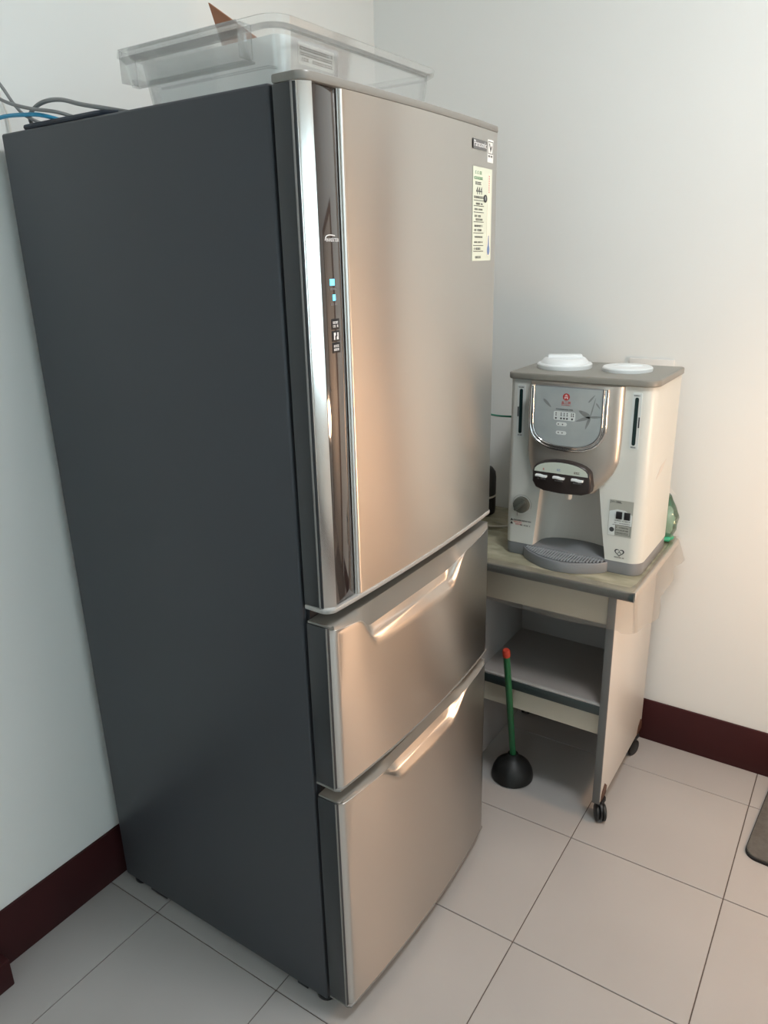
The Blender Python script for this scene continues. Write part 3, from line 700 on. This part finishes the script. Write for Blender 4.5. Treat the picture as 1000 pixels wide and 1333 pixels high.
# U shaped display window with chrome surround
def u_out(e):
    x0, x1, zt_, zc = .7605 - e, .9395 + e, 1.2385 + min(e, .002), 1.148
    o_ = [(x0, zt_)]
    for k in range(25):
        a = PI + k / 24 * PI; cx = (x0 + x1) / 2; rx = (x1 - x0) / 2
        ca, sa = math.cos(a), math.sin(a)
        o_.append((cx + rx * math.copysign(abs(ca) ** .75, ca), zc + (.062 + e) * math.copysign(abs(sa) ** .85, sa)))
    return o_ + [(x1, zt_)]
YD = WY0 - SD
obj('display_surround', prism(u_out(.0120), 'Y', YD + .012, YD - .0040, bev=.0045, seg=4), 'chrome', DP)
obj('display_groove', prism(u_out(.0062), 'Y', YD - .0035, YD - .0046), 'base_grey', DP, smooth=False)
def u_path(e, y): return [(x_, y, z_) for x_, z_ in u_out(e)]
obj('display_bezel', tube(u_path(.0035, YD - .0052), .0022, seg=10), 'chrome', DP)
obj('display_ring', tube(u_path(.0120, YD - .0030), .0038, seg=12), 'chrome', DP)
disp = obj('display_window', prism(u_out(0), 'Y', YD - .0050, YD - .0062), 'panel_grey', DP, smooth=False)
def on_front(bm, y): return remap(bm, lambda c: (c.x, y - c.z, c.y))       # (u, v) = (x, z)
YP = YD - .0064
# floral ghost print
def petal(cx, cz, ln, wd, ang):
    o_ = []
    for k in range(18):
        t = k / 18 * 2 * PI; u, v = ln / 2 * (1 + math.cos(t)), wd / 2 * math.sin(t) * (1 - .35 * math.cos(t))
        o_.append((cx + u * math.cos(ang) - v * math.sin(ang), cz + u * math.sin(ang) + v * math.cos(ang)))
    return o_
bm = None
for c_ in (((.912, 1.168), .052, .003, 1.35), ((.912, 1.168), .030, .006, .1), ((.912, 1.168), .034, .012, 2.7), ((.912, 1.168), .040, .008, 3.5), ((.912, 1.168), .034, .007, -1.9), ((.785, 1.206), .030, .007, -.75), ((.905, 1.205), .026, .004, .9), ((.925, 1.205), .018, .004, -.9)):
    bm = prism(petal(c_[0][0], c_[0][1], *c_[1:]), 'Z', -.0001, .0001, bm=bm)
obj('flower_print', on_front(bm, YP + .0001), 'flower', DP, smooth=False)
# red emblem
bm = prism([(.8465 + .0092 * math.cos(k / 20 * 2 * PI), 1.2150 + .0092 * math.sin(k / 20 * 2 * PI)) for k in range(20)], 'Z', -.0001, .0001)
bm = join(bm, remap(text_bm('晶工牌', .0085), lambda c: (c.x + .8465, c.y + 1.1995, c.z)))
bm = join(bm, bars(scribble(.8345, .8585, 1.1935, .0018, seed=69), .0002))
obj('emblem', on_front(bm, YP), 'red_print', DP, smooth=False)
bm = bars([(.8415, .8515, 1.2125, 1.2140), (.8425, .8440, 1.2095, 1.2125), (.8490, .8505, 1.2095, 1.2125), (.8420, .8510, 1.2165, 1.2178), (.8445, .8485, 1.2195, 1.2208)], .0002)
obj('emblem_strokes', on_front(bm, YP - .0003), 'paper', DP, smooth=False)
bm = prism(rrect(.815, .873, 1.1535, 1.1765, .004, 4), 'Z', -.0001, .0001)
bm = prism(rrect(.823, .852, 1.1385, 1.1485, .005, 4), 'Z', -.0001, .0001, bm=bm); bm = prism(rrect(.823, .852, 1.1155, 1.1255, .005, 4), 'Z', -.0001, .0001, bm=bm)
obj('indicator_plates', on_front(bm, YP), 'gauge_plate', DP, smooth=False)
it = []
bm = None
for cx, cz in ((.8215, 1.1585), (.8355, 1.1585), (.8435, 1.1585), (.8515, 1.1585), (.8650, 1.1585), (.829, 1.1430), (.8405, 1.1430), (.830, 1.1205), (.8405, 1.1205)):
    rr = .0026 if cz > 1.15 else .0018
    bm = prism([(cx + rr * math.cos(k / 10 * 2 * PI), cz + rr * math.sin(k / 10 * 2 * PI)) for k in range(10)], 'Z', -.0001, .0001, bm=bm)
for cx in (.8215, .8355, .8435, .8515, .8630, .8680):
    it += [(cx - .0016, cx + .0016, 1.1650, 1.1675), (cx - .0012, cx + .0012, 1.1685, 1.1700), (cx - .0016, cx + .0016, 1.1712, 1.1735)]
it += scribble(.818, .870, 1.1825, .0024, seed=70)
bm = join(bm, bars(it, .0002))
obj('indicator_print', on_front(bm, YP - .0003), 'dark_print', DP, smooth=False)
# black spout block with pale key panel and three white levers
NB = 14
arc = [(.8475 + .0795 * math.cos(PI - k / NB * PI) , 1.012 + .036 * math.sin(PI - k / NB * PI) ** .8 if 0 < k < NB else 1.012) for k in range(NB + 1)]
blk = arc + [(.9300, .985), (.926, .969), (.905, .961), (.8475, .9575), (.800, .960), (.778, .968), (.768, .984)]
obj('spout_block', prism(blk, 'Y', WY0 + .03, YD - .020, bev=.006, seg=3), 'brown_black', DP)
arc2 = [(.8475 + .0735 * math.cos(PI - k / NB * PI), 1.0135 + .0300 * math.sin(PI - k / NB * PI) ** .85 if 0 < k < NB else 1.0135) for k in range(NB + 1)]
obj('key_panel', prism(arc2, 'Y', YD - .018, YD - .0212), 'pale_green', DP, smooth=False)
YK = YD - .0214
for cx, mm in ((.797, 'red_print'), (.8465, 'blue_print'), (.893, 'bracket')):
    obj('key_print', on_front(bars(scribble(cx - .009, cx + .009, 1.0235 - abs(cx - .846) * .05, .0052, seed=int(cx * 1000)), .0003), YK), mm, DP, smooth=False)
for cx in (.7955, .8440, .8945):
    lv = [(cx - .0155, 1.0060), (cx - .004, 1.0065), (cx + .006, 1.0045), (cx + .0155, 1.0050), (cx + .0155, 1.0000), (cx + .006, .9990), (cx - .006, 1.0010), (cx - .0155, 1.0005)]
    obj('lever', prism(lv, 'Y', YD - .018, YD - .030, bev=.0012), 'lid_white', DP)
    obj('lever_print', on_front(bars(scribble(cx - .012, cx + .012, .9935, .0030, seed=int(cx * 999)), .0003), YD - .0203), 'grey_print', DP, smooth=False)
obj('spout', lathe([(0, .936), (.0075, .936), (.0085, .940), (.0095, .962), (0, .962)], .8600, WY0 - .012, 20), 'alcove', DP)
# water gauges
for x, m_ in ((.7085, 0), (1.0165, 1)):
    g = obj('water_gauge', prism(rrect(x - .0115, x + .0115, 1.089, 1.232, .002, 3), 'Y', WY0 + .002, WY0 - .0010), 'gauge_plate', DP, smooth=False)
    obj('gauge_slot', prism(rrect(x - .0052, x + .0040, 1.099, 1.221, .0045, 5), 'Y', WY0 - .0008, WY0 - .0020), 'gauge', DP, smooth=False)
    bm = bars(scribble(x - .0085, x + .0085, 1.2255, .0032, seed=80 + m_) + [(x - .010, x - .0065, 1.145, 1.172) if not m_ else (x + .0065, x + .010, 1.145, 1.172)] + scribble(x - .007, x + .007, 1.0940, .0034, seed=85 + m_), .0003)
    obj('gauge_print', on_front(bm, WY0 - .0013), 'dark_print', DP, smooth=False)
# thermostat knob with ring, printed warning
KX, KZ = .7215, .8945
bm = None; ring_ = []
m = bmesh.new(); a_ = []
for k in range(19):
    t = math.radians(-20 + k * 11.5); a_.append([m.verts.new((KX + r_ * math.cos(t), KZ + r_ * math.sin(t), 0)) for r_ in (.0275, .0285)])
for p, q_ in zip(a_, a_[1:]): m.faces.new((p[0], p[1], q_[1], q_[0]))
m = join(m, bars([(KX - .0145, KX - .0125, KZ - .036, KZ - .026)], .0002))
obj('dial_print', on_front(m, WY0 - .0006), 'grey_print', DP, smooth=False)
kn = obj('thermostat_knob', lathe([(0, .014), (.019, .014), (.0225, .012), (.0235, 0), (0, 0)], 0, 0, 36, axis=(0, -1, 0), base=(KX, WY0, KZ)), 'knob', DP)
g = box(-.0215, .0215, -.0045, .0045, 0, .0075, bev=.003)
bmesh.ops.rotate(g, cent=(0, 0, 0), matrix=Matrix.Rotation(math.radians(42), 3, 'Z'), verts=g.verts)
obj('knob_grip', remap(g, lambda c: (KX + c.x, WY0 - .013 - c.z, KZ + c.y)), 'knob', DP)
bm = bars(scribble(.697, .752, .8455, .0034, seed=90) + scribble(.719, .752, .8325, .0034, seed=91), .0002)
bm = join(bm, prism([(.6875, .832), (.6965, .832), (.692, .8395)], 'Z', -.0001, .0001)); bm = join(bm, prism([(.6875, .8425), (.6965, .8425), (.692, .8495)], 'Z', -.0001, .0001))
obj('warning_print', on_front(bm, WY0 - .0006), 'dark_print', DP, smooth=False)
obj('warning_red_print', on_front(bars(scribble(.699, .724, .8395, .0042, seed=92) + scribble(.700, .722, .8335, .0036, seed=93), .0002), WY0 - .0006), 'pink_print', DP, smooth=False)
# model plate with two rocker switches
obj('model_plate', prism(rrect(.968, 1.0305, .8495, .9495, .001, 2), 'Y', WY0 + .001, WY0 - .0008), 'metal_label', DP, smooth=False)
bm = remap(text_bm('JW-388L', .0082, 'LEFT'), lambda c: (c.x + .9705, c.y + .9435, c.z))
bm = join(bm, bars([(.979, 1.028, .8805, .8815)] + scribble(.984, 1.027, .8865, .0022, seed=94) + scribble(.984, 1.026, .8930, .0022, seed=96) + [(.988, .9888, .855, .8795), (.988, 1.027, .8545, .8553), (1.0262, 1.027, .855, .8795)] + scribble(.990, 1.025, .8745, .0036, seed=95) + scribble(.990, 1.025, .8670, .0036, seed=97) + scribble(.990, 1.025, .8595, .0036, seed=98), .0002))
bm = join(bm, prism([(.9785 + .0065 * math.cos(k / 16 * 2 * PI), .8665 + .0065 * math.sin(k / 16 * 2 * PI)) for k in range(16)], 'Z', -.0001, .0001))
obj('plate_print', on_front(bm, WY0 - .0010), 'dark_print', DP, smooth=False)
obj('plate_field', on_front(prism([(.969, .8505), (.9865, .8505), (.9865, .882), (1.0295, .882), (1.0295, .912), (1.010, .923), (.990, .924), (.969, .917)], 'Z', -.0001, .0001), WY0 - .00085), 'gauge_plate', DP, smooth=False)
for cx in (.9955, 1.0165):
    obj('rocker_switch', box(cx - .0078, cx + .0078, WY0 - .0045, WY0, .8985, .9185, bev=.001), 'black', DP)
hp = []
for k in range(40):
    t = k / 40 * 2 * PI; hp.append((1.0035 + .00082 * 16 * math.sin(t) ** 3, .8045 + .00074 * (13 * math.cos(t) - 5 * math.cos(2 * t) - 2 * math.cos(3 * t) - math.cos(4 * t))))
m = bmesh.new(); a_ = [(m.verts.new((x, z, 0)), m.verts.new((1.0035 + (x - 1.0035) * .74, .8045 + (z - .8045) * .74, 0))) for x, z in hp]
for p, q_ in zip(a_, a_[1:] + a_[:1]): m.faces.new((p[0], q_[0], q_[1], p[1]))
m = join(m, prism([(.9985, .8010), (1.0035, .8085), (1.0085, .8010), (1.0065, .8010), (1.0035, .8055), (1.0005, .8010)], 'Z', -.0001, .0001)); m = join(m, bars(scribble(.991, 1.017, .7900, .0026, seed=99), .0002))
obj('heart_mark', on_front(m, WY0 - .0006), 'dark_print', DP, smooth=False)
obj('side_grip', prism([(.465, .995), (.520, 1.005), (.560, 1.030), (.505, 1.022)], 'X', WX1_ - .001, WX1_ + .0006), 'alcove', DP, smooth=False)
# drip tray: crescent front with slotted grille
def crescent(e):
    o_ = []
    for k in range(21):
        t = k / 20; x = .733 + e * .6 + (.9745 - .733 - e * 1.2) * t
        o_.append((x, WY0 - .006 - (.062 - e) * math.sin(PI * t) ** .8 + (0 if 0 < k < 20 else .002)))
    return o_ + [(.9655 - e, WY0 + .060)] + [(.862 + .1035 * math.cos(k / 10 * PI), WY0 + .055 + (.042 - e) * math.sin(k / 10 * PI)) for k in range(1, 10)] + [(.7585 + e, WY0 + .060)]
dt = obj('drip_tray', prism(crescent(0), 'Z', WB, WB + .030, bev=.002), 'base_grey', DP)
obj('grille_well', prism(crescent(.008), 'Z', WB + .0296, WB + .0306), 'gasket', DP, smooth=False)
bm = None
cr = crescent(.009)
def span(x):
    ys_ = []
    for (xa, ya), (xb, yb) in zip(cr, cr[1:] + cr[:1]):
        if (xa - x) * (xb - x) < 0: ys_.append(ya + (yb - ya) * (x - xa) / (xb - xa))
    return (min(ys_), max(ys_)) if len(ys_) > 1 else None
x = .745
while x < .963:
    s = span(x)
    if s and s[1] - s[0] > .006: bm = box(x - .0024, x + .0024, s[0], s[1], WB + .0300, WB + .0330, bm=bm)
    x += .0080
for k in range(4):
    yy = WY0 - .04 + k * .034; xs_ = [x_ / 1000 for x_ in range(745, 965, 3) if (lambda s: s and s[0] < yy - .002 and s[1] > yy + .002)(span(x_ / 1000))]
    if xs_: bm = box(min(xs_), max(xs_), yy - .0015, yy + .0015, WB + .0300, WB + .0325, bm=bm)
obj('grille', bm, 'grille', DP, smooth=False)
# tank lids
def lid(x, y, r, h, name): return obj(name, lathe([(0, WT), (r, WT), (r * 1.01, WT + .003), (r * 1.01, WT + h - .003), (r * .97, WT + h), (r * .5, WT + h + .002), (0, WT + h + .0025)], x, y, 48), 'lid_white', DP)
lid1 = lid(.775, .520, .0740, .0135, 'tank_lid')
hg = box(-.052, .052, -.020, .020, 0, .016, bev=.006, seg=3)
for v in hg.verts:
    k = abs(v.co.x) / .052
    if v.co.z > .008: v.co.z += .004 * k; v.co.y *= .45 + .45 * k; v.co.x *= .90
bmesh.ops.rotate(hg, cent=(0, 0, 0), matrix=Matrix.Rotation(math.radians(22), 3, 'Z'), verts=hg.verts)
bmesh.ops.translate(hg, vec=(.775, .520, WT + .016), verts=hg.verts)
obj('lid_grip', hg, 'lid_white', DP)
hg = lathe([(.066, WT + .0125), (.063, WT + .018), (.056, WT + .026), (.050, WT + .028), (.040, WT + .024), (.020, WT + .020), (0, WT + .019)], .775, .520, 40)
obj('lid_crown', hg, 'lid_white', DP)
lid(.946, .527, .0640, .0115, 'tank_lid')
hg = lathe([(.042, 0), (.036, .005), (.018, .0065), (0, .007)], 0, 0, 32)
for v in hg.verts: v.co.y *= .42
bmesh.ops.rotate(hg, cent=(0, 0, 0), matrix=Matrix.Rotation(math.radians(14), 3, 'Z'), verts=hg.verts)
bmesh.ops.translate(hg, vec=(.946, .527, WT + .0105), verts=hg.verts)
obj('lid_crown', hg, 'lid_white', DP)

# ------------------------------------------------------------------ small things around the dispenser
BK = thing('black_flask', (.452, .655, TTZ + .006), 'black rounded flask on the trolley behind the refrigerator', 'flask')
obj('flask_body', lathe([(0, .745), (.048, .745), (.056, .750), (.0575, .765), (.0575, .870), (.055, .888), (.046, .901), (.030, .906), (0, .907)], .452, .655, 36), 'black', BK)
obj('flask_lid', lathe([(0, .904), (.026, .904), (.027, .930), (.022, .938), (0, .940)], .452, .655, 28), 'black', BK)
obj('white_band', lathe([(.0572, .808), (.0590, .808), (.0590, .814), (.0572, .814)], .452, .655, 36), 'wire_white', BK)
cable('white_cord', [(.500, .570, .7515), (.520, .545, .7515), (.550, .535, .7515), (.585, .550, .7515), (.625, .590, .7515), (.660, .650, .7515), (.675, .700, .7505)], .0030, 'wire_white', 'white cord curling on the trolley top beside the black flask', 'cord')
cable('green_tube', [(.42, .742, 1.085), (.50, .58, 1.105), (.58, .515, 1.112), (.6745, .500, 1.119)], .0028, 'wire_green', 'thin green water tube entering the side of the dispenser', 'tube')
GB = thing('green_bag', (1.050, .705, TTZ + .0015), 'pale green plastic bag tucked behind the dispenser on the trolley', 'bag')
m = bmesh.new(); bmesh.ops.create_uvsphere(m, u_segments=28, v_segments=18, radius=1.0)
for v in m.verts:
    p = v.co.copy(); k = 1 + .09 * math.sin(p.x * 6 + p.z * 5) * math.cos(p.y * 7 + p.z * 3) + .05 * math.sin(p.z * 13 + p.y * 4)
    tp = 1 - .55 * smooth((p.z - .1) / .9)
    v.co = Vector((1.052 + p.x * .0285 * k * tp, .704 + p.y * .034 * k * tp, TTZ + .075 + p.z * .072))
obj('bag_body', m, 'bag_green', GB)
m = bmesh.new(); bmesh.ops.create_uvsphere(m, u_segments=20, v_segments=12, radius=1.0)
for v in m.verts:
    p = v.co.copy(); k = 1 + .12 * math.sin(p.x * 7 + p.y * 5)
    v.co = Vector((1.050 + p.x * .022 * k, .700 + p.y * .028 * k, TTZ + .0135 + p.z * .0115))
obj('bag_bottom', m, 'bag_bottom', GB)
bm = tube([(1.046, .700, TTZ + .140), (1.044, .698, TTZ + .160)], [.010, .004], seg=10)
obj('bag_neck', bm, 'bag_green', GB)
m = bmesh.new()
vs_ = [m.verts.new(p) for p in ((1.040, .690, .896), (1.072, .694, .890), (1.050, .690, .915), (1.043, .698, .900))]
m.faces.new((vs_[0], vs_[1], vs_[2])); m.faces.new((vs_[0], vs_[3], vs_[1])); m.faces.new((vs_[0], vs_[2], vs_[3])); m.faces.new((vs_[1], vs_[3], vs_[2]))
obj('tie_tail', m, 'paper', GB, smooth=False)
SW = thing('switch_plate', (.948, YB, 1.16), 'white wall plate on the wall behind the dispenser', 'wall plate')
obj('plate', box(.884, 1.012, YB - .009, YB, 1.160, 1.268, bev=.003), 'plate_white', SW)
obj('plate_insert', box(.905, .991, YB - .0115, YB - .008, 1.180, 1.250, bev=.0015), 'plate_white', SW)

# ------------------------------------------------------------------ plunger
PX, PY = .738, .350
PG = thing('plunger', (PX, PY, 0.0), 'black rubber plunger with green handle standing beside the refrigerator', 'plunger')
obj('rubber_cup', lathe([(.060, .0), (.0645, .004), (.065, .012), (.062, .030), (.053, .048), (.038, .061), (.024, .068), (.018, .074), (.0165, .086), (0, .086), (0, .060), (.030, .050), (.050, .030), (.056, .004)], PX, PY, 40), 'rubber', PG)
p0 = Vector((PX, PY, .080)); p1 = Vector((.7576, .225, .517)); dv = (p1 - p0)
obj('handle', tube([p0, p0 + dv * .955], .0095, seg=20), 'green_handle', PG)
obj('end_cap', tube([p0 + dv * .945, p0 + dv * .95, p0 + dv * .992, p0 + dv], [.0085, .0112, .0108, .0080], seg=20), 'red_cap', PG)

# ------------------------------------------------------------------ door mat
m_out = rrect(0, .62, 0, .40, .035, 8)
def mat_xf(b):
    bmesh.ops.rotate(b, cent=(0, 0, 0), matrix=Matrix.Rotation(math.radians(-4), 3, 'Z'), verts=b.verts)
    bmesh.ops.translate(b, vec=(1.405, .372, 0), verts=b.verts); return b
MT = thing('door_mat', (1.70, .55, 0.0), 'grey mat with rounded corners and painted shadow edge lying on the floor tiles', 'mat')
obj('mat_base', mat_xf(prism(m_out, 'Z', .0002, .006)), 'mat_shadow', MT)  # near-black base paints in the shadow under the mat's thickness
obj('mat_pile', mat_xf(prism(rrect(.002, .618, .002, .398, .034, 8), 'Z', .0055, .013, bev=.003)), 'mat_grey', MT)
